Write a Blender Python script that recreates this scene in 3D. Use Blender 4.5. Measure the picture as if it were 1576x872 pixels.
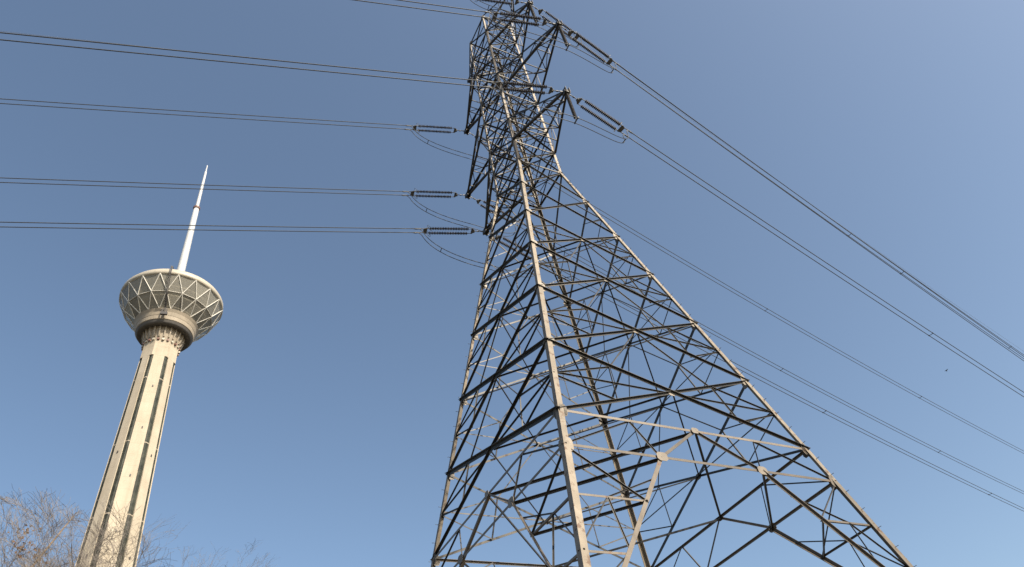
import bpy, math, random
from mathutils import Vector, Matrix
R = math.radians
V = Vector
random.seed(7)
sc = bpy.context.scene
for o in list(bpy.data.objects):
    bpy.data.objects.remove(o)
C = sc.collection

# ------------------------------------------------------------------ camera
PITCH, ROLL = 0.759570, -0.199644
FPX = 1095.86
cd = bpy.data.cameras.new('camera')
cam = bpy.data.objects.new('camera', cd)
C.objects.link(cam)
cd.sensor_width = 36.0
cd.lens = FPX / 1576.0 * 36.0
cd.clip_start = 0.1
cd.clip_end = 20000
fw = V((0, math.cos(PITCH), math.sin(PITCH)))
up0 = V((0, -math.sin(PITCH), math.cos(PITCH)))
rt0 = V((1, 0, 0))
rt = math.cos(ROLL) * rt0 + math.sin(ROLL) * up0
upv = -math.sin(ROLL) * rt0 + math.cos(ROLL) * up0
CAMZ = 1.6
m = Matrix((rt, upv, -fw)).transposed().to_4x4()
m.translation = V((0, 0, CAMZ))
cam.matrix_world = m
sc.camera = cam

# ------------------------------------------------------------------ sky, sun, exposure
SUN_AZ = R(128.0)      # clockwise from +Y (view direction)
SUN_EL = R(40.0)
w = bpy.data.worlds.new('World')
sc.world = w
w.use_nodes = True
nt = w.node_tree
bg = nt.nodes['Background']
sky = nt.nodes.new('ShaderNodeTexSky')
sky.sky_type = 'NISHITA'
sky.sun_disc = False
sky.sun_elevation = SUN_EL
sky.sun_rotation = SUN_AZ
sky.altitude = 1500
sky.air_density = 1.0
sky.dust_density = 9.0
sky.ozone_density = 1.0
tint = nt.nodes.new('ShaderNodeMix')          # white balance of the whole sky
tint.data_type = 'RGBA'
tint.blend_type = 'MULTIPLY'
tint.inputs[0].default_value = 1.0
tint.inputs[7].default_value = (1.03, 1.055, 0.99, 1)
nt.links.new(sky.outputs[0], tint.inputs[6])
nt.links.new(tint.outputs[2], bg.inputs[0])
bg.inputs[1].default_value = 0.15
sd = bpy.data.lights.new('sun', 'SUN')
sd.energy = 5.0
sd.angle = R(0.53)
sd.color = (1.0, 0.90, 0.74)
sun = bpy.data.objects.new('sun', sd)
C.objects.link(sun)
sdir = V((math.sin(SUN_AZ) * math.cos(SUN_EL), math.cos(SUN_AZ) * math.cos(SUN_EL), math.sin(SUN_EL)))
sun.rotation_euler = sdir.to_track_quat('Z', 'Y').to_euler()
sun.location = sdir * 200
sc.view_settings.view_transform = 'Standard'
sc.view_settings.look = 'None'
sc.view_settings.exposure = 0.46
sc.view_settings.gamma = 1.0
sc.view_settings.use_curve_mapping = False
sc.render.engine = 'CYCLES'


# ------------------------------------------------------------------ helpers
def mesh_obj(name, verts, faces, mat, parent=None, smooth=False):
    me = bpy.data.meshes.new(name)
    me.from_pydata([tuple(v) for v in verts], [], faces)
    me.update()
    if smooth:
        me.polygons.foreach_set('use_smooth', [True] * len(me.polygons))
    me.materials.append(mat)
    o = bpy.data.objects.new(name, me)
    C.objects.link(o)
    if parent:
        o.parent = parent
    return o


def inst(name, me, parent=None, mat4=None):
    o = bpy.data.objects.new(name, me)
    C.objects.link(o)
    if parent:
        o.parent = parent
    if mat4 is not None:
        o.matrix_local = mat4
    return o


def thing(name, label, cat, loc=(0, 0, 0), group=None):
    o = bpy.data.objects.new(name, None)
    C.objects.link(o)
    o.location = loc
    o.empty_display_size = 0.2
    tag(o, label, cat, group)
    return o


def tag(o, label, cat, group=None):
    o['label'] = label
    o['category'] = cat
    if group:
        o['group'] = group


class MB:
    """collects vertices and faces of one mesh"""
    def __init__(self):
        self.v = []
        self.f = []

    def add(self, vs, fs):
        n = len(self.v)
        self.v += [V(x) for x in vs]
        self.f += [tuple(i + n for i in f) for f in fs]

    def box(self, c, sx, sy, sz, M=None):
        vs = [V((x * sx / 2, y * sy / 2, z * sz / 2)) for x in (-1, 1) for y in (-1, 1) for z in (-1, 1)]
        if M is not None:
            vs = [M @ q for q in vs]
        vs = [q + V(c) for q in vs]
        self.add(vs, [(0, 1, 3, 2), (4, 6, 7, 5), (0, 4, 5, 1), (2, 3, 7, 6), (0, 2, 6, 4), (1, 5, 7, 3)])

    def tube(self, pts, rads, n=6, cap=True):
        pts = [V(p) for p in pts]
        if not isinstance(rads, (list, tuple)):
            rads = [rads] * len(pts)
        k0 = len(self.v)
        t = (pts[1] - pts[0]).normalized()
        a = t.orthogonal().normalized()
        for i, p in enumerate(pts):
            if i == 0:
                d = pts[1] - pts[0]
            elif i == len(pts) - 1:
                d = pts[-1] - pts[-2]
            else:
                d = pts[i + 1] - pts[i - 1]
            d.normalize()
            a = (a - d * a.dot(d)).normalized()
            b = d.cross(a)
            for j in range(n):
                g = 2 * math.pi * j / n
                self.v.append(p + (a * math.cos(g) + b * math.sin(g)) * rads[i])
        for i in range(len(pts) - 1):
            for j in range(n):
                j2 = (j + 1) % n
                self.f.append((k0 + i * n + j, k0 + i * n + j2, k0 + (i + 1) * n + j2, k0 + (i + 1) * n + j))
        if cap:
            self.f.append(tuple(k0 + j for j in reversed(range(n))))
            e = k0 + (len(pts) - 1) * n
            self.f.append(tuple(e + j for j in range(n)))

    def lathe(self, prof, n=48, axis='z', cap0=False, cap1=False):
        k0 = len(self.v)
        for (r, h) in prof:
            for j in range(n):
                g = 2 * math.pi * j / n
                if axis == 'z':
                    self.v.append(V((r * math.cos(g), r * math.sin(g), h)))
                else:
                    self.v.append(V((h, r * math.cos(g), r * math.sin(g))))
        for i in range(len(prof) - 1):
            for j in range(n):
                j2 = (j + 1) % n
                self.f.append((k0 + i * n + j, k0 + i * n + j2, k0 + (i + 1) * n + j2, k0 + (i + 1) * n + j))
        if cap0:
            self.f.append(tuple(k0 + j for j in reversed(range(n))))
        if cap1:
            e = k0 + (len(prof) - 1) * n
            self.f.append(tuple(e + j for j in range(n)))

    def build(self, name, mat, parent=None, smooth=False):
        return mesh_obj(name, self.v, self.f, mat, parent, smooth)


# ------------------------------------------------------------------ materials
def new_mat(name):
    mt = bpy.data.materials.new(name)
    mt.use_nodes = True
    n = mt.node_tree.nodes
    return mt, n, mt.node_tree.links, n['Principled BSDF']


def noise(n, l, scale, detail=4, rough=0.55, coord='Object', mapscale=None):
    tc = n.new('ShaderNodeTexCoord')
    t = n.new('ShaderNodeTexNoise')
    t.inputs['Scale'].default_value = scale
    t.inputs['Detail'].default_value = detail
    t.inputs['Roughness'].default_value = rough
    if mapscale:
        mp = n.new('ShaderNodeMapping')
        mp.inputs['Scale'].default_value = mapscale
        l.new(tc.outputs[coord], mp.inputs[0])
        l.new(mp.outputs[0], t.inputs[0])
    else:
        l.new(tc.outputs[coord], t.inputs[0])
    return t


def ramp(n, l, src, stops):
    r = n.new('ShaderNodeValToRGB')
    e = r.color_ramp.elements
    e[0].position, e[0].color = stops[0][0], (*stops[0][1], 1)
    e[1].position, e[1].color = stops[-1][0], (*stops[-1][1], 1)
    for p, c in stops[1:-1]:
        x = e.new(p)
        x.color = (*c, 1)
    l.new(src, r.inputs[0])
    return r


def mixc(n, l, fac, a, b, mode='MIX'):
    mx = n.new('ShaderNodeMix')
    mx.data_type = 'RGBA'
    mx.blend_type = mode
    for sock, val in ((mx.inputs[0], fac), (mx.inputs[6], a), (mx.inputs[7], b)):
        if hasattr(val, 'links'):
            l.new(val, sock)
        elif isinstance(val, (int, float)):
            sock.default_value = val
        else:
            sock.default_value = (*val, 1)
    return mx.outputs[2]


def steel(name, c0, c1, rust, rust_lo, metallic, rough):
    mt, n, l, b = new_mat(name)
    a = noise(n, l, 1.4, 5)
    base = ramp(n, l, a.outputs[0], [(0.3, c0), (0.7, c1)]).outputs[0]
    oi = n.new('ShaderNodeObjectInfo')
    var = n.new('ShaderNodeMapRange')
    var.inputs[3].default_value = 0.62
    var.inputs[4].default_value = 1.25
    l.new(oi.outputs['Random'], var.inputs[0])
    hv = n.new('ShaderNodeHueSaturation')
    l.new(base, hv.inputs['Color'])
    l.new(var.outputs[0], hv.inputs['Value'])
    r = noise(n, l, 3.2, 8, 0.68)
    rf = ramp(n, l, r.outputs[0], [(rust_lo, (0, 0, 0)), (rust_lo + 0.07, (1, 1, 1))]).outputs[0]
    col = mixc(n, l, rf, hv.outputs[0], rust)
    st = noise(n, l, 5, 6, 0.65, mapscale=(1, 1, 0.25))
    sf = ramp(n, l, st.outputs[0], [(0.3, (0.80, 0.78, 0.76)), (0.62, (1, 1, 1))]).outputs[0]
    col = mixc(n, l, 1.0, col, sf, 'MULTIPLY')
    l.new(col, b.inputs['Base Color'])
    b.inputs['Metallic'].default_value = metallic
    b.inputs['Roughness'].default_value = rough
    return mt


def plain(name, col, rough=0.6, metallic=0.0, var=0.12, scale=3.0):
    mt, n, l, b = new_mat(name)
    a = noise(n, l, scale, 5)
    lo = tuple(x * (1 - var) for x in col)
    hi = tuple(min(1, x * (1 + var)) for x in col)
    l.new(ramp(n, l, a.outputs[0], [(0.3, lo), (0.7, hi)]).outputs[0], b.inputs['Base Color'])
    b.inputs['Roughness'].default_value = rough
    b.inputs['Metallic'].default_value = metallic
    return mt


M_LEG = steel('weathered_leg_steel', (0.165, 0.132, 0.094), (0.235, 0.195, 0.145), (0.095, 0.05, 0.024), 0.55, 0.15, 0.55)
M_BRACE = steel('shaded_weathered_brace_steel', (0.040, 0.037, 0.034), (0.075, 0.068, 0.059), (0.07, 0.036, 0.02), 0.60, 0.4, 0.5)  # rusty brace steel, base colour darkened to stand in for shade
M_PALE = steel('sunlit_brace_steel', (0.115, 0.094, 0.073), (0.17, 0.14, 0.108), (0.15, 0.075, 0.04), 0.60, 0.15, 0.55)  # lighter copy for belt and portal members, sunlit look put into the colour
M_PLATE = steel('gusset_steel', (0.15, 0.126, 0.10), (0.215, 0.184, 0.147), (0.16, 0.08, 0.04), 0.60, 0.2, 0.55)
M_HARD = plain('fitting_steel', (0.13, 0.13, 0.13), 0.6, 0.4)
M_CHAIN = plain('brown_porcelain', (0.04, 0.031, 0.028), 0.45, 0.0, 0.25, 20)
M_WIRE = plain('aluminium_conductor', (0.055, 0.06, 0.07), 0.55, 0.3, 0.1)
M_GWIRE = plain('ground_wire_steel', (0.16, 0.165, 0.18), 0.55, 0.3, 0.1)

# ------------------------------------------------------------------ ground
gm, n, l, b = new_mat('dry_ground')
a = noise(n, l, 0.06, 8)
c_ = ramp(n, l, a.outputs[0], [(0.3, (0.045, 0.042, 0.026)), (0.5, (0.085, 0.072, 0.05)), (0.7, (0.12, 0.10, 0.075))]).outputs[0]
g2 = noise(n, l, 3.0, 6)
c_ = mixc(n, l, 0.6, c_, ramp(n, l, g2.outputs[0], [(0.3, (0.5, 0.5, 0.5)), (0.7, (1, 1, 1))]).outputs[0], 'MULTIPLY')
l.new(c_, b.inputs['Base Color'])
b.inputs['Roughness'].default_value = 0.95
gb = MB()
gb.lathe([(30, 0), (120, 0), (400, 0), (1500, 0), (9000, 0)], 64)
gb.f.append(tuple(range(64)))
ground = gb.build('ground', gm)
ground['kind'] = 'structure'

# ================================================================== transmission tower
S = 1.3
PCX, PCY, YAW = 1.80365 * S, 22.44747 * S, 0.590196
U = V((math.cos(YAW), math.sin(YAW), 0))     # near leg -> right leg
W = V((-math.sin(YAW), math.cos(YAW), 0))    # near leg -> left leg
PB = V((PCX, PCY, 0))
SGN = {'N': (-1, -1), 'R': (1, -1), 'L': (-1, 1), 'F': (1, 1)}
FACES = [('N', 'R', -W), ('R', 'F', U), ('F', 'L', W), ('L', 'N', -U)]
ZW = 27.7


def wz(z):
    if z <= ZW:
        return 1.7505 + 0.19552 * (25 - z)
    return 1.2225 - 0.20 * (z - ZW) / 16.3


def P3(a, b_, z):            # tower coordinates (fit units) -> local metres
    return (U * a + W * b_) * S + V((0, 0, CAMZ + z * S))


def leg(k, z):
    s = SGN[k]
    return P3(s[0] * wz(z), s[1] * wz(z), z)


def lerp(a, b_, t):
    return a + (b_ - a) * t


def on_face(f, t, z):
    return lerp(leg(f[0], z), leg(f[1], z), t)


ZG = -CAMZ / S
tower = thing('transmission_tower', 'tall weathered steel lattice transmission tower with crossarms carrying power lines', 'pylon', PB)
tower_n = [0]


def angle(name, p0, p1, size, th, nrm, parent=None, off=0.0, mat=None, flip=False, ext=0.0, outw=False):
    """an L-section bar from p0 to p1; one flange lies square to nrm, the other points inward"""
    p0, p1 = V(p0), V(p1)
    d = (p1 - p0).normalized()
    nn = (nrm - d * nrm.dot(d)).normalized()
    t = d.cross(nn)
    if flip:
        t = -t
    if outw and t.z > 0:
        t = -t
    tower_n[0] += 1
    off = off + (tower_n[0] % 5) * 0.0023
    o = -nn * off
    p0 = p0 - d * ext + o
    p1 = p1 + d * ext + o
    h = size / 2
    prof = [(-h, 0), (h, 0), (h, -th), (-h + th, -th), (-h + th, -size), (-h, -size)]
    if outw:      # standing flange along the upper edge, turned outward
        prof = [(-h, -th), (h, -th), (h, 0), (-h + th, 0), (-h + th, size - th), (-h, size - th)]
    vs = [p + t * x + nn * y for p in (p0, p1) for (x, y) in prof]
    fs = [(i, (i + 1) % 6, 6 + (i + 1) % 6, 6 + i) for i in range(6)] + [(5, 4, 3, 2, 1, 0), (6, 7, 8, 9, 10, 11)]
    return mesh_obj(name, vs, fs, mat or M_BRACE, parent or tower)


def plate(p, nrm, along, sx, sy, th=0.014, off=-0.012, name='gusset_plate', parent=None):
    nn = nrm.normalized()
    x = (along - nn * along.dot(nn)).normalized()
    y = nn.cross(x)
    c = V(p) - nn * off
    pr = [(-0.5, -0.28), (-0.28, -0.5), (0.28, -0.5), (0.5, -0.28), (0.5, 0.28), (0.28, 0.5), (-0.28, 0.5), (-0.5, 0.28)]
    vs = [c + x * (a_ * sx) + y * (b_ * sy) + nn * k for k in (-th / 2, th / 2) for (a_, b_) in pr]
    fs = [tuple(range(7, -1, -1)), tuple(range(8, 16))] + [(i, (i + 1) % 8, 8 + (i + 1) % 8, 8 + i) for i in range(8)]
    return mesh_obj(name, vs, fs, M_PLATE, parent or tower)


def leg_bar(k, z0, z1, size, th):
    """corner angle: flanges in the two faces that meet at the leg, heel outward"""
    a_, b_ = leg(k, z0), leg(k, z1)
    s = SGN[k]
    e1 = -U * s[0]
    e2 = -W * s[1]
    pr = [(0, 0), (size, 0), (size, th), (th, th), (th, size), (0, size)]
    vs = [p + e1 * x + e2 * y for p in (a_, b_) for (x, y) in pr]
    fs = [(i, (i + 1) % 6, 6 + (i + 1) % 6, 6 + i) for i in range(6)] + [(5, 4, 3, 2, 1, 0), (6, 7, 8, 9, 10, 11)]
    if s[0] * s[1] < 0:
        fs = [tuple(reversed(f)) for f in fs]
    return mesh_obj('leg', vs, fs, M_LEG, tower)


LV = [27.7, 25.0, 22.2, 19.5, 16.47, 13.45, 10.45, 9.22]
ZF = 4.0
for k in 'NRLF':
    leg_bar(k, ZG, 9.22, 0.245, 0.026)
    leg_bar(k, 9.221, 16.47, 0.22, 0.024)
    leg_bar(k, 16.471, ZW, 0.195, 0.022)
    leg_bar(k, ZW + 0.001, 36, 0.175, 0.02)
    leg_bar(k, 36.001, 43.5, 0.15, 0.018)
    # concrete foot
    q = leg(k, ZG)
    fb = MB()
    fb.lathe([(0.75, 0), (0.75, 0.25), (0.5, 0.55)], 4, cap1=True)
    fo = fb.build('footing', plain('footing_concrete', (0.32, 0.30, 0.27)) if k == 'N' else bpy.data.materials['footing_concrete'], tower)
    fo.location = (q.x, q.y, 0.0)
    fo.rotation_euler = (0, 0, YAW + math.pi / 4)

D1, D2, D3 = 0.025, 0.052, 0.08
# X panels of the tapering body
for i in range(6):
    za, zb = LV[i], LV[i + 1]
    size = (0.080, 0.084, 0.090, 0.096, 0.103, 0.110)[i]
    red = (0.044, 0.046, 0.049, 0.053, 0.056, 0.06)[i]
    zm = (za + zb) / 2
    for f in FACES:
        nr = f[2]
        A0, A1, B0, B1 = leg(f[0], za), leg(f[0], zb), leg(f[1], za), leg(f[1], zb)
        angle('diagonal_brace', A0, B1, size * (1.0 if f[0] == 'N' or f[0] == 'F' else 1.45), 0.013, nr, off=D1, ext=0.05, outw=True)
        angle('diagonal_brace', B0, A1, size, 0.013, nr, off=D2 + 0.01, ext=0.05, outw=True)
        # crossing point
        wa, wb = wz(za), wz(zb)
        tc = wa / (wa + wb)
        X = lerp(A0, B1, tc)
        if i >= 2:
            plate(X, nr, U if abs(nr.dot(U)) < 0.5 else W, 0.26 + 0.02 * i, 0.2 + 0.02 * i, off=0.045)
        for (k, top, bot) in ((f[0], A0, A1), (f[1], B0, B1)):
            midl = leg(k, zm)
            qa = lerp(top, X, 0.5)
            qb = lerp(bot, X, 0.5)
            if i >= 1:
                angle('secondary_brace', midl, qa, red, 0.009, nr, off=D3, outw=True)
                angle('secondary_brace', midl, qb, red, 0.009, nr, off=D3 + 0.014, outw=True)
            if i >= 2:
                angle('secondary_brace', qa, qb, red, 0.009, nr, off=D3 + 0.028, outw=True)
            pl = leg(k, zb) + (leg(f[1] if k == f[0] else f[0], zb) - leg(k, zb)).normalized() * 0.2
            plate(pl, nr, V((0, 0, 1)), 0.5, 0.34, off=0.03)
        if i >= 2:
            zx = za + (zb - za) * tc
            for k in (f[0], f[1]):
                angle('secondary_brace', leg(k, zx), X, red, 0.009, nr, off=D3 + 0.042, outw=True)
            if i + 2 < 7 and i < 5:
                za2, zb2 = LV[i + 1], LV[i + 2]
                t2 = wz(za2) / (wz(za2) + wz(zb2))
                for (k, k2) in ((f[0], f[1]), (f[1], f[0])):
                    X2 = lerp(leg(k, za2), leg(k2, zb2), t2)
                    angle('secondary_brace', X, lerp(leg(k, za2), X2, 0.5), red, 0.009, nr, off=D3 + 0.055, outw=True)
    if i in (2, 4):
        angle('plan_brace', leg('N', za), leg('F', za), 0.075, 0.009, V((0, 0, 1)), off=0.03)
        angle('plan_brace', leg('R', za), leg('L', za), 0.075, 0.009, V((0, 0, 1)), off=0.06)
    # ring that ties the four crossing points
    if i >= 2:
        zx = za + (zb - za) * (wz(za) / (wz(za) + wz(zb)))
        mids = [on_face(f, 0.5, zx) for f in FACES]
        for q in range(4):
            angle('plan_brace', lerp(mids[q], mids[(q + 1) % 4], 0.02), lerp(mids[q], mids[(q + 1) % 4], 0.98), 0.065, 0.009, V((0, 0, 1)), off=0.02 * (q % 2))

# belt between L6 and L7, portal bracing below it
Z6, Z7 = LV[6], LV[7]
for f in FACES:
    nr = f[2]
    al = (leg(f[1], Z7) - leg(f[0], Z7)).normalized()
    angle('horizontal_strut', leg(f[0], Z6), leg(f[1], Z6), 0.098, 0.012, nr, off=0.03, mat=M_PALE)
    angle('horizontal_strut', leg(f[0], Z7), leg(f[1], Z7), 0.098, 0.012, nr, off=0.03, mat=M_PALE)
    M_ = on_face(f, 0.5, Z6)
    plate(M_, nr, al, 0.34, 0.24)
    for sgn in (0, 1):
        k = f[sgn]
        t_ = (lambda t: t if sgn == 0 else 1 - t)
        G = on_face(f, t_(0.315), Z7)
        plate(G, nr, al, 0.46, 0.34)
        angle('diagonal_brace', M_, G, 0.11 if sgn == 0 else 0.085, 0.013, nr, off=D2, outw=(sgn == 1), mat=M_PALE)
        foot = leg(k, ZF)
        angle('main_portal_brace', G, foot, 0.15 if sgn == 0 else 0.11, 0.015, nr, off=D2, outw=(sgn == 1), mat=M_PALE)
        q6 = on_face(f, t_(0.25), Z6)
        angle('secondary_brace', q6, G, 0.055, 0.01, nr, off=D3, outw=True)
        angle('secondary_brace', leg(k, Z7), q6, 0.06, 0.01, nr, off=D3 + 0.015, outw=True)
        dz = lambda z: lerp(foot, G, (z - ZF) / (Z7 - ZF))
        h1, h2, h3 = 7.70, 6.17, 5.0
        for hh in (h1, h2, h3):
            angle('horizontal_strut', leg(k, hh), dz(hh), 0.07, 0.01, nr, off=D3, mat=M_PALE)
        angle('secondary_brace', leg(k, Z7), dz(h1), 0.062, 0.01, nr, off=D3 + 0.015, outw=True)
        mh = lerp(leg(k, h1), dz(h1), 0.48)
        angle('secondary_brace', mh, dz(h2 + 0.12), 0.05, 0.009, nr, off=D3 + 0.015, outw=True)
        angle('secondary_brace', mh, leg(k, h2), 0.05, 0.009, nr, off=D3 + 0.03, outw=True)
        angle('secondary_brace', dz(8.45), mh, 0.05, 0.009, nr, off=D3 + 0.03, outw=True)
        angle('secondary_brace', dz(h2), leg(k, h3), 0.05, 0.009, nr, off=D3 + 0.015, outw=True)
        plate(leg(k, Z7) + al * (0.22 if sgn == 0 else -0.22), nr, V((0, 0, 1)), 0.5, 0.3, off=0.03)
        plate(leg(k, Z6) + al * (0.22 if sgn == 0 else -0.22), nr, V((0, 0, 1)), 0.46, 0.28, off=0.03)
        # lower leg extension
        low = on_face(f, t_(0.0), ZF)
        angle('horizontal_strut', leg(f[0], ZF), leg(f[1], ZF), 0.12, 0.012, nr, off=0.03) if sgn == 0 else None
        angle('diagonal_brace', on_face(f, 0.5, ZF), leg(k, 0.1), 0.13, 0.012, nr, off=D2)
# plan bracing in the belt: ties between the faces, hip ties between neighbouring gussets
for z, sz in ((Z6, 0.10), (Z7, 0.10)):
    mids = [on_face(f, 0.5, z) for f in FACES]
    if z == Z6:
        for q in range(4):
            angle('plan_brace', lerp(mids[q], mids[(q + 1) % 4], 0.01), lerp(mids[q], mids[(q + 1) % 4], 0.99), sz, 0.01, V((0, 0, 1)), off=0.02 * (q % 2))
    else:
        for q in range(4):
            fa, fb_ = FACES[q], FACES[(q + 1) % 4]
            angle('plan_brace', on_face(fa, 0.685, z), on_face(fb_, 0.315, z), sz, 0.01, V((0, 0, 1)), off=0.02)
for q in range(4):
    fa, fb_ = FACES[q], FACES[(q + 1) % 4]
    k = fa[1]
    da = lerp(leg(k, ZF), on_face(fa, 0.685, Z7), (7.7 - ZF) / (Z7 - ZF))
    db = lerp(leg(k, ZF), on_face(fb_, 0.315, Z7), (7.7 - ZF) / (Z7 - ZF))
    angle('plan_brace', da, db, 0.08, 0.01, V((0, 0, 1)))

# upper body
UL = [27.7, 29.35, 31.3, 32.7, 34.1, 36.0, 37.7, 39.4, 41.3, 43.4]
for i in range(len(UL) - 1):
    za, zb = UL[i], UL[i + 1]
    for f in FACES:
        nr = f[2]
        angle('diagonal_brace', leg(f[0], za), leg(f[1], zb), 0.075, 0.01, nr, off=D1, outw=True)
        angle('diagonal_brace', leg(f[1], za), leg(f[0], zb), 0.075, 0.01, nr, off=D2, outw=True)
        zm = (za + zb) / 2
        if (zb - za) > 1.6:
            X = on_face(f, 0.5, zm)
            for k in (f[0], f[1]):
                angle('secondary_brace', leg(k, zm), X, 0.05, 0.008, nr, off=D3, outw=True)
HZ = [27.7, 29.35, 31.3, 34.1, 36.0, 39.4, 41.3, 43.4]
for z in HZ:
    for f in FACES:
        angle('horizontal_strut', leg(f[0], z), leg(f[1], z), 0.10, 0.011, f[2], off=0.028)
        for k, s_ in ((f[0], 1), (f[1], -1)):
            plate(leg(k, z) + (leg(f[1], z) - leg(f[0], z)).normalized() * 0.14 * s_, f[2], V((0, 0, 1)), 0.42, 0.26, off=0.03)
    if z < 43:
        angle('plan_brace', leg('N', z), leg('F', z), 0.07, 0.009, V((0, 0, 1)), off=0.05)
        angle('plan_brace', leg('R', z), leg('L', z), 0.07, 0.009, V((0, 0, 1)), off=0.08)

# crossarms
ZA = [29.35, 34.1, 39.4]
AP = [4.5, 5.65, 4.25]
AQ = [4.75, 6.05, 4.9]
TIP = {}


def crossarm(key, sgn, a_, ztip, zlo, zhi, legs, csize):
    tip = P3(0, sgn * a_, ztip)
    TIP[key] = tip
    out = W * sgn
    # tip block: two cheek plates joined by a web - the body of the arm's nose
    mb = MB()
    Mx = Matrix((U, W, V((0, 0, 1)))).transposed()
    for s_ in (-1, 1):
        mb.box(tip + U * 0.13 * s_, 0.03, 0.50, 0.44, Mx)
    mb.box(tip - out * 0.03, 0.228, 0.40, 0.05, Mx)
    mb.box(tip + V((0, 0, -0.16)) + out * 0.12, 0.42, 0.10, 0.12, Mx)
    arm = mb.build('crossarm', M_BRACE, tower)
    k1, k2 = legs
    lo1, lo2, hi1, hi2 = leg(k1, zlo), leg(k2, zlo), leg(k1, zhi), leg(k2, zhi)
    b1, b2 = tip - U * 0.10 - out * 0.1, tip + U * 0.10 - out * 0.1
    t1, t2 = b1 + V((0, 0, 0.14)), b2 + V((0, 0, 0.14))
    dn = V((0, 0, -1))
    angle('arm_chord', lo1, b1, csize, 0.013, dn, arm, 0.0)
    angle('arm_chord', lo2, b2, csize, 0.013, dn, arm, 0.01, flip=True)
    angle('arm_chord', hi1, t1, csize * 0.85, 0.012, -U, arm)
    angle('arm_chord', hi2, t2, csize * 0.85, 0.012, U, arm)
    nseg = 4 if a_ > 4 else 3
    fr = [j / (nseg + 0.6) for j in range(1, nseg + 1)]
    lac = 0.055
    pl1, pl2, ph1, ph2 = lo1, lo2, hi1, hi2
    for j, t in enumerate(fr):
        ql1, ql2 = lerp(lo1, b1, t), lerp(lo2, b2, t)
        qh1, qh2 = lerp(hi1, t1, t), lerp(hi2, t2, t)
        angle('arm_lacing', ql1, ql2, lac, 0.008, dn, arm, 0.03)
        angle('arm_lacing', ql1, qh1, lac, 0.008, -U, arm, 0.03)
        angle('arm_lacing', ql2, qh2, lac, 0.008, U, arm, 0.03)
        angle('arm_lacing', (pl1 if j % 2 else pl2), (ql2 if j % 2 else ql1), lac, 0.008, dn, arm, 0.05)
        angle('arm_lacing', (ph1 if j % 2 else pl1), (ql1 if j % 2 else qh1), lac, 0.008, -U, arm, 0.05)
        angle('arm_lacing', (ph2 if j % 2 else pl2), (ql2 if j % 2 else qh2), lac, 0.008, U, arm, 0.05)
        if j % 2 == 0:
            angle('arm_lacing', qh1, qh2, lac, 0.008, -dn, arm, 0.03)
        pl1, pl2, ph1, ph2 = ql1, ql2, qh1, qh2
    return arm


for k in range(3):
    crossarm('P%d' % (k + 1), -1, AP[k], ZA[k], ZA[k], (31.3, 36.0, 41.3)[k], ('N', 'R'), 0.15)
    crossarm('Q%d' % (k + 1), 1, AQ[k], ZA[k], ZA[k], (31.3, 36.0, 41.3)[k], ('L', 'F'), 0.15)
crossarm('P4', -1, 3.2, 43.3, 41.3, 43.4, ('N', 'R'), 0.10)
crossarm('Q4', 1, 3.35, 43.3, 41.3, 43.4, ('L', 'F'), 0.10)

# step bolts on two opposite legs: too small to pick apart
sb = MB()
for k in ('L', 'R'):
    z = 2.0
    j = 0
    while z < 43:
        p = leg(k, z)
        s = SGN[k]
        e = (U * s[0]) if j % 2 else (W * s[1])
        ins = (-W * s[1] * 0.08) if j % 2 else (-U * s[0] * 0.08)
        sb.tube([p + ins, p + ins + e * 0.17], 0.011, 5)
        z += 0.31
        j += 1
so = sb.build('step_bolts', M_HARD, tower)
so['kind'] = 'stuff'

# ================================================================== insulators, conductors, jumpers
QR = dict(P1=(0.76037, 0.14978, 0.00053), P2=(0.76915, 0.14921, 0.00056), P3=(0.7695, 0.146, 0.00060), Q3=(0.77478, 0.13105, 0.00073), Q2=(0.77874, 0.13064, 0.00072), Q1=(0.76921, 0.13898, 0.00067))
QL = dict(P1=(3.55113, 0.14709, 0.00016), P2=(3.54729, 0.14778, 0.00022), P3=(3.547, 0.148, 0.00022), Q3=(3.54368, 0.14889, 0.00023), Q2=(3.54729, 0.14777, 0.00025), Q1=(3.54912, 0.14698, 0.00028))
SEP = 0.36
# shared meshes, laid along local +X, 3.95 units = 5.1 m to the clamp
X_Y0, X_C0, X_C1, X_CL = 0.68 * S, 0.95 * S, 3.15 * S, 3.95 * S
NSH = 24
prof = [(0.02, X_C0)]
for i in range(NSH):
    x0 = X_C0 + (X_C1 - X_C0) * i / NSH
    p = (X_C1 - X_C0) / NSH
    prof += [(0.045, x0 + 0.08 * p), (0.052, x0 + 0.30 * p), (0.118, x0 + 0.52 * p), (0.124, x0 + 0.62 * p), (0.06, x0 + 0.72 * p), (0.04, x0 + 0.95 * p)]
prof.append((0.02, X_C1))
tmp = MB()
tmp.lathe(prof, 12, axis='x')
chain_me = tmp.build('insulator_chain', M_CHAIN, None, True)
CH = chain_me.data
bpy.data.objects.remove(chain_me)


def shared(mb, name, mat, smooth=False):
    o = mb.build(name, mat, None, smooth)
    me = o.data
    bpy.data.objects.remove(o)
    return me


q = MB()
q.tube([(0.14, 0, 0), (X_Y0 - 0.12, 0, 0)], 0.028, 6)
q.box((0.2, 0, 0), 0.16, 0.05, 0.10)
q.box((X_Y0 * 0.55, 0, 0), 0.14, 0.09, 0.05)
LINK = shared(q, 'link', M_HARD)


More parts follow.
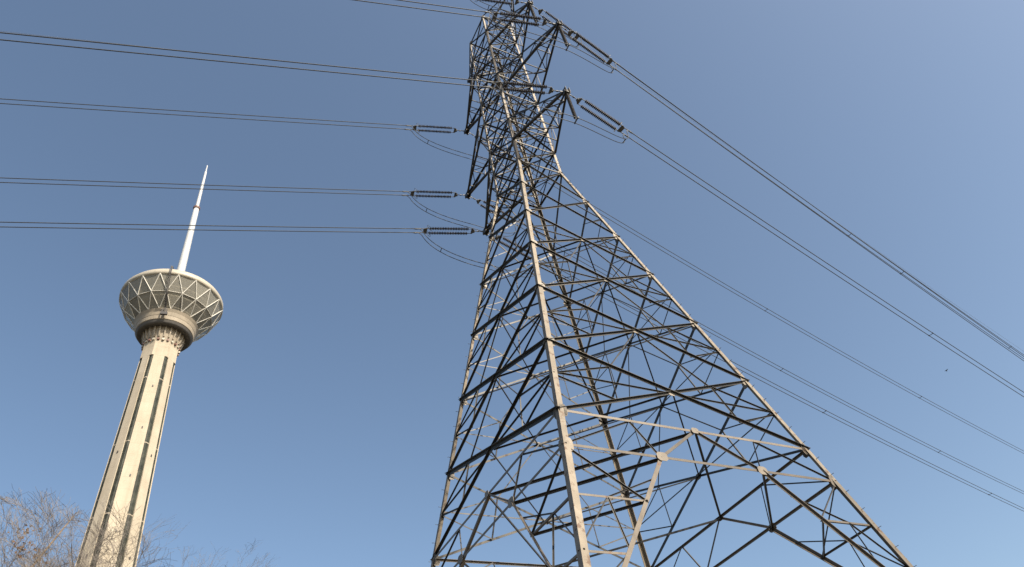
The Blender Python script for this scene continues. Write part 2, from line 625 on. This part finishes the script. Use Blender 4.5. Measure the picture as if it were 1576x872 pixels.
def yoke(x0, x1, w0, w1):
    q = MB()
    t = 0.022
    pts = [(x0, -w0), (x0 + 0.06, -w0 - 0.02), (x1, -w1), (x1 + 0.07, -w1 + 0.02), (x1 + 0.07, w1 - 0.02), (x1, w1), (x0 + 0.06, w0 + 0.02), (x0, w0)]
    vs = [(a_, b_, z) for z in (-t, t) for (a_, b_) in pts]
    q.add(vs, [tuple(range(7, -1, -1)), tuple(range(8, 16))] + [(i, (i + 1) % 8, 8 + (i + 1) % 8, 8 + i) for i in range(8)])
    return q


q = yoke(X_Y0 - 0.14, X_Y0 + 0.06, 0.10, 0.25)
q.box((X_Y0 - 0.02, 0, 0), 0.20, 0.17, 0.17)
for s in (-1, 1):
    q.tube([(X_Y0 + 0.08, 0.2 * s, 0), (X_C0 + 0.01, 0.21 * s, 0)], 0.025, 6)
YOKE_N = shared(q, 'yoke_plate', M_HARD)
q = yoke(X_C1 + 0.16, X_C1 + 0.36, 0.25, 0.22)
for s in (-1, 1):
    q.tube([(X_C1 - 0.01, 0.21 * s, 0), (X_C1 + 0.22, 0.2 * s, 0)], 0.03, 6)
YOKE_F = shared(q, 'yoke_plate', M_HARD)
q = MB()
q.tube([(X_C1 + 0.38, 0, 0), (X_CL - 0.25, 0, 0)], 0.03, 6)
q.tube([(X_CL - 0.42, 0, 0), (X_CL - 0.05, 0, -0.02), (X_CL + 0.12, 0, 0)], [0.035, 0.055, 0.03], 8)
q.tube([(X_CL - 0.30, 0, -0.02), (X_CL - 0.42, 0, -0.16), (X_CL - 0.50, 0, -0.30)], [0.03, 0.028, 0.025], 6)
CLAMP = shared(q, 'tension_clamp', M_HARD)
q = MB()
for s in (-1, 1):      # racket-shaped arcing ring standing round the line end of the chain
    ring = [(X_C1 + 0.02 + 0.10 * math.sin(g), s * (0.21 + 0.20 * math.cos(g) * 0.6 + 0.06), 0.26 * math.sin(g)) for g in [2 * math.pi * j / 14 for j in range(15)]]
    q.tube(ring, 0.014, 5)
q.tube([(X_C1 + 0.24, 0, 0.02), (X_C1 + 0.12, 0, 0.30), (X_C1 - 0.12, 0, 0.42)], 0.014, 5)
RINGS = shared(q, 'arcing_ring', M_HARD)

NM = dict(P1='lowest right-hand crossarm', P2='middle right-hand crossarm', P3='upper right-hand crossarm', Q1='lowest left-hand crossarm', Q2='middle left-hand crossarm', Q3='upper left-hand crossarm')
ENDS = {}


def curve_pt(key, q_, s):
    th, m_, c2 = q_
    t = TIP[key] + PB
    return t + V((math.cos(th) * s * S, math.sin(th) * s * S, (-m_ * s + c2 * s * s) * S))


def tension_string(key, side, q_):
    th, m_, c2 = q_
    d = V((math.cos(th), math.sin(th), -m_ + c2 * 3.95)).normalized()
    y = V((0, 0, 1)).cross(d).normalized()
    z = d.cross(y)
    t = thing('insulator_string', 'double brown insulator string pulling %s from the tip of the %s' % (side, NM[key]), 'insulator', (0, 0, 0), 'tension insulator strings on the pylon')
    Mw = Matrix((d, y, z)).transposed().to_4x4()
    Mw.translation = TIP[key] + PB + d * 0.12
    t.matrix_world = Mw
    inst('link', LINK, t)
    inst('yoke_plate', YOKE_N, t)
    for s in (-1, 1):
        inst('insulator_chain', CH, t, Matrix.Translation((0, 0.21 * s, 0)))
    inst('yoke_plate', YOKE_F, t)
    for s in (-1, 1):
        inst('tension_clamp', CLAMP, t, Matrix.Translation((0, SEP / 2 * s, 0)))
    inst('arcing_ring', RINGS, t)
    e = Mw @ V((X_CL, 0, 0))
    j = Mw @ V((X_CL - 0.50, 0, -0.30))
    ENDS[(key, side)] = (e, j, y)
    return t


def bundle(key, side, q_, smax, spac):
    th, m_, c2 = q_
    e, j, y = ENDS[(key, side)]
    cpt0 = curve_pt(key, q_, 3.95)
    t = thing('conductor_bundle', 'twin power conductors running %s from the %s' % ('to the left' if side == 'left' else 'down to the right', NM[key]), 'power line', e, 'twin conductor bundles')
    ss = [3.95 + (smax - 3.95) * (i / 60.0) ** 1.25 for i in range(61)]
    pts = [curve_pt(key, q_, s) - cpt0 for s in ss]
    for s in (-1, 1):
        mb = MB()
        mb.tube([p + y * (SEP / 2 * s) for p in pts], 0.030, 6)
        mb.build('conductor', M_WIRE, t, True)
    d = V((math.cos(th), math.sin(th), -m_)).normalized()
    zz = d.cross(y)
    for s in spac:
        p = curve_pt(key, q_, s) - cpt0
        mb = MB()
        mb.tube([p - y * (SEP / 2 + 0.03), p - y * 0.09 - zz * 0.03, p + y * 0.09 - zz * 0.03, p + y * (SEP / 2 + 0.03)], 0.026, 6)
        for k in (-1, 1):
            mb.box(p + y * (SEP / 2 * k), 0.13, 0.075, 0.075, Matrix((d, y, zz)).transposed())
        mb.build('spacer', M_WIRE, t)


def bez(p0, p1, p2, p3, n=14):
    o = []
    for i in range(n + 1):
        t = i / n
        o.append(p0 * (1 - t) ** 3 + p1 * 3 * t * (1 - t) ** 2 + p2 * 3 * t * t * (1 - t) + p3 * t ** 3)
    return o


for key in ('P1', 'P2', 'P3', 'Q1', 'Q2', 'Q3'):
    tension_string(key, 'left', QL[key])
    tension_string(key, 'right', QR[key])
    bundle(key, 'left', QL[key], 110, (14.0 + 0.9 * int(key[1]) + 70,))
    bundle(key, 'right', QR[key], 150, (29.6, 53.2, 77, 101, 125))
    # jumper loop under the arm
    eL, jL, yL = ENDS[(key, 'left')]
    eR, jR, yR = ENDS[(key, 'right')]
    tipw = TIP[key] + PB
    drop = (2.45 if key[0] == 'P' else 2.9) * S
    K = tipw + V((0, 0, -drop))
    hl = (eL - tipw); hl.z = 0; hl.normalize()
    hr = (eR - tipw); hr.z = 0; hr.normalize()
    ax = (hr - hl).normalized()
    jp = thing('jumper_cable', 'twin jumper cables looping below the tip of the %s' % NM[key], 'power line', K, 'jumper loops')
    for s in (-1, 1):
        off = V((0, 0, 1)).cross(ax).normalized() * (SEP / 2 * s)
        a_ = jL - yL * (SEP / 2 * s)
        b_ = jR + yR * (SEP / 2 * s)
        k_ = K + off
        pts = bez(a_, a_ - hl * 0.6 + V((0, 0, -1.7)), k_ - ax * 1.9 + V((0, 0, -0.06)), k_)
        pts += bez(k_, k_ + ax * 1.9 + V((0, 0, -0.12)), b_ + hr * 0.1 + V((0, 0, -2.0)), b_)[1:]
        mb = MB()
        mb.tube([p - K for p in pts], 0.025, 6)
        mb.build('jumper', M_WIRE, jp, True)
        if s == -1:
            first = pts
    for ii in (5, 24):
        p = first[ii] - K
        q2 = pts[ii] - K
        mb = MB()
        mb.tube([p, q2], 0.028, 6)
        mb.build('spacer', M_WIRE, jp)
    if key[0] == 'P':
        ps = thing('pilot_insulator', 'single dark insulator hanging from the tip of the %s' % NM[key], 'insulator', tipw, 'hanging jumper insulators')
        # hangs a little away from the arm's axis, as its jumper pulls it
        dirv = V((0, 0, -1))
        Mx = Matrix.Rotation(math.pi / 2, 4, 'Y')
        q = MB()
        pf = [(0.02, 0.30)]
        for i in range(17):
            x0 = 0.30 + (drop - 0.55) * i / 17
            p = (drop - 0.55) / 17
            pf += [(0.05, x0 + 0.1 * p), (0.055, x0 + 0.3 * p), (0.112, x0 + 0.5 * p), (0.116, x0 + 0.6 * p), (0.06, x0 + 0.75 * p)]
        pf.append((0.02, drop - 0.25))
        q.lathe(pf, 12, axis='x')
        ch = q.build('insulator_chain', M_CHAIN, ps, True)
        ch.matrix_local = Mx
        q = MB()
        q.tube([(0, 0, -0.1), (0, 0, -0.32)], 0.03, 6)
        q.build('link', M_HARD, ps)
        q = MB()
        q.tube([(0, 0, -drop + 0.28), (0, 0, -drop + 0.04)], 0.03, 6)
        q.tube([V((0, 0, -drop)) - V((0, 0, 1)).cross(ax) * 0.25, V((0, 0, -drop + 0.05)), V((0, 0, -drop)) + V((0, 0, 1)).cross(ax) * 0.25], 0.045, 6)
        q.build('suspension_clamp', M_HARD, ps)

for key, nm in (('P4', 'top right-hand peak arm'), ('Q4', 'top left-hand peak arm')):
    for side, q_ in (('left', (3.547, 0.135, 0.0003)), ('right', (0.772, 0.115, 0.0006))):
        if key == 'Q4' and side == 'right':
            continue
        mb = MB()
        p0 = TIP[key] + PB
        pts = [curve_pt(key, q_, 110 * (i / 50.0) ** 1.2) - p0 for i in range(51)]
        mb.tube(pts, 0.010, 5)
        o = mb.build('ground_wire', M_GWIRE, None, True)
        o.location = p0
        tag(o, 'thin single earth wire running %s from the %s' % (side, nm), 'power line', 'earth wires')

# ================================================================== observation tower
TD, TAZ = 338.0, R(-34.85)
TB = V((TD * math.sin(TAZ), TD * math.cos(TAZ), 0))
ot = thing('observation_tower', 'cream concrete observation tower with glazed bowl-shaped head and white antenna mast', 'tower', TB)
face_az = math.atan2(-TB.y, -TB.x) + R(-1)       # the broad face looks nearly at the camera
ot.rotation_euler = (0, 0, face_az)

mt, n, l, b = new_mat('tower_concrete')
a = noise(n, l, 0.10, 6, 0.6)
cc = ramp(n, l, a.outputs[0], [(0.3, (0.38, 0.322, 0.245)), (0.7, (0.47, 0.41, 0.32))]).outputs[0]
a2 = noise(n, l, 0.5, 6, 0.6, mapscale=(1, 1, 0.06))
cc = mixc(n, l, 0.35, cc, ramp(n, l, a2.outputs[0], [(0.35, (0.72, 0.68, 0.62)), (0.6, (1, 1, 1))]).outputs[0], 'MULTIPLY')
tcz = n.new('ShaderNodeTexCoord')
sp = n.new('ShaderNodeSeparateXYZ')
l.new(tcz.outputs['Object'], sp.inputs[0])
mm = n.new('ShaderNodeMath'); mm.operation = 'MULTIPLY'; mm.inputs[1].default_value = 1 / 6.0
l.new(sp.outputs[2], mm.inputs[0])
fr = n.new('ShaderNodeMath'); fr.operation = 'FRACT'
l.new(mm.outputs[0], fr.inputs[0])
jl = ramp(n, l, fr.outputs[0], [(0.0, (0.80, 0.78, 0.75)), (0.05, (1, 1, 1))]).outputs[0]
cc = mixc(n, l, 0.7, cc, jl, 'MULTIPLY')
l.new(cc, b.inputs['Base Color'])
b.inputs['Roughness'].default_value = 0.85
M_CONC = mt
M_CONC2 = plain('tower_head_cladding', (0.31, 0.262, 0.20), 0.7, 0, 0.12, 0.4)
M_SOFF = plain('soffit_cladding', (0.30, 0.265, 0.22), 0.7, 0, 0.15, 0.5)
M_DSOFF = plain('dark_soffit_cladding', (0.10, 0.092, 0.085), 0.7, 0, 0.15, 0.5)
M_ROOF = plain('roof_panels', (0.40, 0.36, 0.29), 0.5, 0, 0.08, 0.3)
M_STRUT = plain('white_strut', (0.66, 0.63, 0.57), 0.5, 0, 0.06, 0.5)
M_WHITE = plain('antenna_white', (0.48, 0.485, 0.49), 0.4, 0, 0.05, 0.2)
M_BRICK = plain('collar_brown', (0.17, 0.09, 0.07), 0.6)
M_DARK = plain('dark_metal', (0.05, 0.045, 0.045), 0.6)
mt, n, l, b = new_mat('strip_glass')
a = noise(n, l, 0.35, 3, 0.5)
l.new(ramp(n, l, a.outputs[0], [(0.35, (0.018, 0.022, 0.018)), (0.65, (0.055, 0.058, 0.045))]).outputs[0], b.inputs['Base Color'])
b.inputs['Roughness'].default_value = 0.65
b.inputs['Specular IOR Level'].default_value = 0.25
M_STRIP = mt
mt, n, l, b = new_mat('head_glass')
oi = n.new('ShaderNodeObjectInfo')
l.new(ramp(n, l, oi.outputs['Random'], [(0.0, (0.30, 0.29, 0.26)), (0.6, (0.46, 0.44, 0.385)), (1.0, (0.58, 0.55, 0.47))]).outputs[0], b.inputs['Base Color'])
b.inputs['Roughness'].default_value = 0.25
tr = n.new('ShaderNodeBsdfTransparent')
tr.inputs[0].default_value = (0.80, 0.81, 0.78, 1)
mx = n.new('ShaderNodeMixShader')
mx.inputs[0].default_value = 0.5
l.new(b.outputs[0], mx.inputs[1])
l.new(tr.outputs[0], mx.inputs[2])
l.new(mx.outputs[0], n['Material Output'].inputs[0])
M_GLASS = mt


def apo(h):      # half width across flats of the shaft
    return 8.35 + (266 - h) * (11.35 - 8.35) / 117.0


H0, H1, H2 = 0.0, 258.0, 270.0
# concrete: 8 broad ribs, with a glazed groove at every corner of the octagon
for k in range(8):
    mb = MB()
    phi = k * math.pi / 4
    nrm = V((math.cos(phi), math.sin(phi), 0))
    tan = V((-math.sin(phi), math.cos(phi), 0))
    hw = 0.305 if k % 2 == 0 else 0.235
    NS = 14
    vs = []
    for i in range(NS + 1):
        h = H0 + (H1 - H0) * i / NS
        A = apo(h)
        for (x, dd) in ((-hw * A, 0), (hw * A, 0), (hw * A * 0.98, 2.4), (-hw * A * 0.98, 2.4)):
            vs.append(nrm * (A - dd) + tan * x + V((0, 0, h)))
    fs = []
    for i in range(NS):
        for j in range(4):
            fs.append((4 * i + j, 4 * i + (j + 1) % 4, 4 * i + 4 + (j + 1) % 4, 4 * i + 4 + j))
    fs += [(3, 2, 1, 0), (4 * NS, 4 * NS + 1, 4 * NS + 2, 4 * NS + 3)]
    mb.add(vs, fs)
    rib = mb.build('shaft_face', M_CONC, ot)
    if k in (0, 1, 7):
        for hh in ((160, 187, 213, 238) if k == 0 else (150, 200)):
            A = apo(hh)
            mb = MB()
            mb.box(nrm * A + tan * (0.6 if k == 0 else 0.2) + V((0, 0, hh)), 0.5, 0.55, 1.1, Matrix.Rotation(phi, 3, 'Z'))
            mb.build('vent_opening', M_DARK, rib)
# glazed core seen in the grooves, in tiers
mb = MB()
mb.lathe([(apo(h) * 1.03, h) for h in list(range(0, 258, 6)) + [257.9]], 8)
core = mb.build('groove_glazing', M_STRIP, ot)
for hh in [30, 75, 120, 168, 205, 243]:
    mb = MB()
    A = apo(hh) * 1.036
    mb.lathe([(A, hh), (A, hh + 0.55), (A - 0.5, hh + 0.55)], 8)
    bo = mb.build('floor_band', M_CONC2, core)
core.rotation_euler = (0, 0, math.pi / 8)
# plain top of the shaft
mb = MB()
c8 = 1 / math.cos(math.pi / 8)
mb.lathe([(apo(257.9) * c8 * 0.5, 258.0), (apo(258) * c8, 258.0), (apo(266) * c8, 266), (8.5 * c8, 268.2)], 8)
tp = mb.build('shaft_top', M_CONC, ot)
tp.rotation_euler = (0, 0, math.pi / 8)

# capital with its fins, ring of red and white blocks
mb = MB()
mb.lathe([(8.4, 268), (8.7, 269.5), (9.2, 272), (9.9, 275.2), (10.2, 276.6)], 48)
mb.build('capital', M_CONC2, ot, True)
for k in range(24):
    g = 2 * math.pi * k / 24
    rot = Matrix.Rotation(g, 3, 'Z')
    mb = MB()
    er = V((math.cos(g), math.sin(g), 0))
    et = V((-math.sin(g), math.cos(g), 0))
    vs = []
    for t in (-0.35, 0.35):
        for (r_, h_) in ((8.2, 270.2), (9.5, 270.4), (10.3, 273), (11.0, 276.4), (9.0, 276.5)):
            vs.append(er * r_ + et * t + V((0, 0, h_)))
    mb.add(vs, [(4, 3, 2, 1, 0), (5, 6, 7, 8, 9)] + [(i, (i + 1) % 5, 5 + (i + 1) % 5, 5 + i) for i in range(5)])
    mb.build('capital_fin', M_CONC2, ot)
    mb = MB()
    mb.box(er * 9.05 + V((0, 0, 268.6)), 1.0, 1.1, 1.1, rot)
    mb.build('ring_block', M_BRICK if k % 2 else M_ROOF, ot)

# head
mb = MB()
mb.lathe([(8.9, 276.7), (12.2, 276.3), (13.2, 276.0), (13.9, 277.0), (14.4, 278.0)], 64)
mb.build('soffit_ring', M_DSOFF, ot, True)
mb = MB()
mb.lathe([(14.3, 277.9), (14.7, 278.2), (15.0, 280.4), (15.15, 280.6), (15.7, 282.6), (16.6, 284.2), (15.8, 284.6)], 64)
mb.build('head_base_band', M_CONC2, ot)
RB, HB, RM, HM, RT, HT = 16.0, 284.0, 22.6, 291.3, 26.8, 300.3
mb = MB()
mb.lathe([(RT - 0.6, HT - 0.3), (RT + 0.25, HT), (RT + 0.45, HT + 1.4), (RT + 0.3, HT + 2.8), (RT - 0.6, HT + 4.2), (RT - 2.2, HT + 5.2)], 96)
mb.build('rim', M_ROOF, ot, True)
mb = MB()
mb.lathe([(RT - 2.1, HT + 5.3), (23.0, 306.4), (19.0, 308.2), (14.5, 310.8), (9.0, 313.2), (4.2, 314.6), (2.2, 315.0)], 96)
mb.build('roof', M_ROOF, ot)
for hh, rr in ((286.5, 15.2), (291.0, 19.5), (295.6, 22.2)):
    mb = MB()
    mb.lathe([(7, hh), (rr, hh), (rr, hh + 0.9), (7, hh + 0.9)], 64)
    mb.build('floor_slab', M_CONC2, ot)
mb = MB()
mb.lathe([(8.2, 276), (8.2, 303), (11, 304)], 32)
mb.build('core', M_SOFF, ot)
mb = MB()
mb.lathe([(8, 299.6), (RT - 0.9, 299.9)], 64)
mb.build('ceiling_slab', M_SOFF, ot)
NB = 18


def hp(r_, h_, a_):
    return V((r_ * math.cos(a_), r_ * math.sin(a_), h_))


for k in range(NB):
    a0 = 2 * math.pi * k / NB
    a5 = a0 + math.pi / NB
    a1 = a0 + 2 * math.pi / NB
    am = a0 - math.pi / NB
    T0, T1 = hp(RT, HT, a0), hp(RT, HT, a1)
    Mm, M5 = hp(RM, HM, am), hp(RM, HM, a5)
    B0, B1 = hp(RB, HB, a0), hp(RB, HB, a1)
    for tri in ((T0, T1, M5), (Mm, M5, T0), (Mm, B0, M5), (B0, B1, M5)):
        c = (tri[0] + tri[1] + tri[2]) / 3
        mesh_obj('glass_pane', [lerp(p, c, 0.02) for p in tri], [(0, 1, 2)], M_GLASS, ot)
    for p, q_, r_ in ((T0, M5, 0.25), (T1, M5, 0.25), (M5, B0, 0.24), (M5, B1, 0.24), (Mm, M5, 0.16)):
        o_ = V((p.x + q_.x, p.y + q_.y, -4)).normalized() * 0.12
        mb = MB()
        mb.tube([p + o_, q_ + o_], r_, 6)
        mb.build('strut', M_STRUT, ot)
# service rail with its cradle running down the front of the head
ra = R(-9)
mb = MB()
for da in (-0.012, 0.012):
    mb.tube([hp(3.4, 316, ra), hp(15, 311.2, ra + da), hp(23.6, 307, ra + da), hp(RT + 1.0, HT + 5.0, ra + da), hp(RT + 1.3, HT - 0.6, ra + da), hp(RM + 1.3, HM - 0.2, ra + da), hp(RB + 1.2, HB, ra + da), hp(16.2, 279.5, ra + da)], 0.22, 5)
rail = mb.build('service_rail', M_DARK, ot)
mb = MB()
Mx = Matrix.Rotation(ra, 3, 'Z')
mb.box(hp(17.2, 279.6, ra), 1.2, 3.4, 1.6, Mx)
mb.box(hp(17.2, 281.6, ra + 0.06), 0.5, 0.5, 3.0, Mx)
mb.box(hp(17.2, 281.6, ra - 0.06), 0.5, 0.5, 3.0, Mx)
mb.build('maintenance_cradle', M_DARK, rail)

# antenna
mb = MB()
mb.lathe([(2.9, 314.6), (2.6, 318), (2.35, 330), (1.95, 360), (1.65, 387.5), (1.2, 387.8)], 24, cap1=True)
mb.build('antenna_mast', M_WHITE, ot, True)
mb = MB()
mb.lathe([(1.0, 387.4), (2.15, 387.6), (2.15, 389.0), (1.0, 389.2)], 24, cap1=True)
mb.build('mast_collar', M_BRICK, ot)
mb = MB()
mb.lathe([(1.15, 389.7), (1.0, 405), (0.8, 422), (0.7, 428), (0.45, 428.3), (0.35, 435), (0.05, 436)], 16)
mb.build('antenna_spire', M_WHITE, ot, True)

# ================================================================== bare trees
mt, n, l, b = new_mat('bark')
a = noise(n, l, 6, 5)
l.new(ramp(n, l, a.outputs[0], [(0.3, (0.12, 0.085, 0.06)), (0.7, (0.24, 0.18, 0.13))]).outputs[0], b.inputs['Base Color'])
b.inputs['Roughness'].default_value = 0.9
M_BARK = mt
mt, n, l, b = new_mat('twig_bark')
a = noise(n, l, 2, 4)
l.new(ramp(n, l, a.outputs[0], [(0.3, (0.13, 0.108, 0.095)), (0.7, (0.25, 0.217, 0.188))]).outputs[0], b.inputs['Base Color'])
b.inputs['Roughness'].default_value = 0.9
M_TWIG = mt
M_LEAF = plain('withered_leaf', (0.11, 0.058, 0.03), 0.8, 0, 0.4, 6)


def rnd_dir(d, spread, rg):
    a_ = d.orthogonal().normalized()
    b_ = d.cross(a_)
    g = rg.uniform(0, 2 * math.pi)
    s = spread * rg.uniform(0.7, 1.25)
    return (d * math.cos(s) + (a_ * math.cos(g) + b_ * math.sin(g)) * math.sin(s)).normalized()


def bare_tree(label, loc, height, seed, spread=1.0, leaves=0, lean=(0, 0), dense=0, leader=None, leaf_at=()):
    rg = random.Random(seed)
    t = thing('bare_tree', label, 'tree', loc, 'bare trees beside the concrete tower')
    segs = []          # (level, pts, radii)

    def grow(p, d, length, rad, lvl):
        n_ = 5 if lvl < 3 else 4
        pts, rr = [p.copy()], [rad]
        q_ = p.copy()
        dd = d.copy()
        for i in range(n_):
            wg = 0.10 if lvl < 3 else 0.20
            dd = (dd + V((rg.gauss(0, wg), rg.gauss(0, wg), rg.gauss(0.03, wg * .7)))).normalized()
            q_ = q_ + dd * (length / n_)
            pts.append(q_.copy())
            rr.append(max(0.0026, rad * (1 - 0.62 * (i + 1) / n_)))
        segs.append((lvl, pts, rr))
        if lvl >= 5:
            return
        cnt = (7, 7, 7, 6, 5 + dense)[lvl]
        for c in range(cnt):
            u_ = (0.30 + 0.70 * (c + rg.random()) / cnt) if lvl else (0.45 + 0.55 * (c + rg.random()) / cnt)
            x = u_ * n_
            i = min(int(x), n_ - 1)
            pp = lerp(pts[i], pts[i + 1], x - i)
            base = (pts[i + 1] - pts[i]).normalized()
            nd = rnd_dir(base, (0.75, 0.72, 0.68, 0.7, 0.7)[lvl] * spread, rg)
            nd = (nd + V((0, 0, 0.22))).normalized()
            ln = length * (0.62, 0.60, 0.55, 0.56, 0.6)[lvl] * rg.uniform(0.75, 1.2) * (1.15 - 0.35 * u_)
            grow(pp, nd, ln, max(0.003, rr[i] * (0.55, 0.5, 0.48, 0.5, 0.6)[lvl]), lvl + 1)

    grow(V((0, 0, -0.05)), V((lean[0], lean[1], 1)).normalized(), height * 0.46, height * 0.0155, 0)
    ends = sorted((s[1][-1] for s in segs if s[0] >= 4), key=lambda p: p.z)
    top = ends[int(len(ends) * 0.96)].z
    hi = ends[int(len(ends) * 0.6):]
    ox, oy = sum(p.x for p in hi) / len(hi), sum(p.y for p in hi) / len(hi)
    k = height / top
    bend = lambda p: V((p.x - ox * max(0, p.z / top) ** 1.5, p.y - oy * max(0, p.z / top) ** 1.5, p.z if p.z < top else top + (p.z - top) * 0.4)) * k
    mbs = {0: MB(), 'tw': MB()}
    limb_i = 0
    tips = []
    for lvl, pts, rr in segs:
        pts = [bend(p) for p in pts]
        if lvl == 0:
            mbs[0].tube(pts, [r_ * 1.0 for r_ in rr], 10)
        elif lvl == 1:
            mb = MB()
            mb.tube(pts, rr, 7)
            mb.build('limb', M_BARK, t, True)
        else:
            mbs['tw'].tube(pts, rr, 5 if lvl == 2 else 3, cap=False)
            if lvl >= 4:
                tips.append(pts[-1])
    if leader:         # one stout bare branch that rises clear of the twigs
        mb = MB()
        mb.tube(leader, [0.075, 0.05, 0.036, 0.026, 0.014], 7)
        mb.build('limb', M_BARK, t, True)
    mbs[0].build('trunk', M_BARK, t, True)
    tw = mbs['tw'].build('crown', M_TWIG, t)
    tw['kind'] = 'stuff'
    if leaves:
        mb = MB()
        rg.shuffle(tips)
        for p in [q_ for c_l in leaf_at for q_ in sorted(tips, key=lambda u_: (u_ - c_l).length)[:leaves]]:
            for _ in range(3):
                c = p + V((rg.gauss(0, .12), rg.gauss(0, .12), rg.gauss(-.05, .1)))
                d = V((rg.gauss(0, 1), rg.gauss(0, 1), rg.gauss(-0.6, 1))).normalized()
                s = d.orthogonal().normalized()
                L_ = rg.uniform(0.06, 0.12)
                mb.add([c, c + d * L_ * .5 + s * L_ * .32, c + d * L_ + s.cross(d) * L_ * .15, c + d * L_ * .5 - s * L_ * .32], [(0, 1, 2), (0, 2, 3)])
        lo = mb.build('leaves', M_LEAF, t)
        lo['kind'] = 'stuff'
    return t


def polar(az, dist):
    return (dist * math.sin(R(az)), dist * math.cos(R(az)), 0)


def ray(az, tan_el, dist, base):
    return V((dist * math.sin(R(az)), dist * math.cos(R(az)), CAMZ + dist * tan_el)) - V(base)


t1 = polar(-41.2, 21)
bare_tree('leafless tree at the left edge with a few withered brown leaves', t1, 10.95, 3, 1.0, 9, dense=3,
          leaf_at=[ray(-41.75, 0.478, 20.6, t1), ray(-40.9, 0.490, 20.4, t1), ray(-39.9, 0.452, 20.0, t1)],
          leader=[V((0, 0, 4.2)), ray(-40.6, 0.30, 20.7, t1), ray(-39.5, 0.425, 20.5, t1), ray(-38.6, 0.465, 20.4, t1), ray(-37.8, 0.500, 20.3, t1)])
bare_tree('leafless tree with twigs crossing the foot of the concrete tower', polar(-36.6, 27), 12.9, 11, 0.9, 0, dense=1)
bare_tree('pale leafless tree just right of the concrete tower', polar(-32.2, 36), 17.35, 5, 0.9, 0)

# ================================================================== bird
bd = 70.0
el = math.atan(0.485)
bp = V((bd * math.sin(R(32.8)), bd * math.cos(R(32.8)), CAMZ + bd * math.tan(el)))
mb = MB()
M_BIRD = plain('dark_feathers', (0.03, 0.03, 0.035), 0.8)
bird = thing('bird', 'small dark bird flying alone in the sky between the wires', 'bird', bp)
mb.tube([(-0.20, 0, 0), (-0.15, 0, 0.005), (-0.04, 0, 0), (0.07, 0, 0.01), (0.13, 0, 0.03), (0.18, 0, 0.035), (0.22, 0, 0.025)], [0.012, 0.035, 0.06, 0.055, 0.034, 0.03, 0.004], 8)
mb.build('body', M_BIRD, bird, True)
for s in (-1, 1):
    mb = MB()
    pts = [(0.07, 0.03 * s, 0.02), (0.10, 0.17 * s, 0.07), (0.03, 0.33 * s, 0.05), (-0.05, 0.18 * s, 0.06), (-0.07, 0.03 * s, 0.015)]
    vs = pts + [(x, y, z - 0.012) for (x, y, z) in pts]
    mb.add(vs, [(0, 1, 2, 3, 4), (9, 8, 7, 6, 5)] + [(i, (i + 1) % 5, 5 + (i + 1) % 5, 5 + i) for i in range(5)])
    mb.build('wing', M_BIRD, bird)
mb = MB()
mb.add([(-0.18, -0.015, 0), (-0.18, 0.015, 0), (-0.32, 0.06, 0), (-0.32, -0.06, 0), (-0.18, -0.015, 0.01), (-0.18, 0.015, 0.01), (-0.32, 0.06, 0.01), (-0.32, -0.06, 0.01)], [(3, 2, 1, 0), (4, 5, 6, 7), (0, 1, 5, 4), (2, 3, 7, 6), (1, 2, 6, 5), (3, 0, 4, 7)])
mb.build('tail', M_BIRD, bird)
bird.rotation_euler = (R(15), R(-5), R(250))
bird.scale = (0.62, 0.62, 0.62)
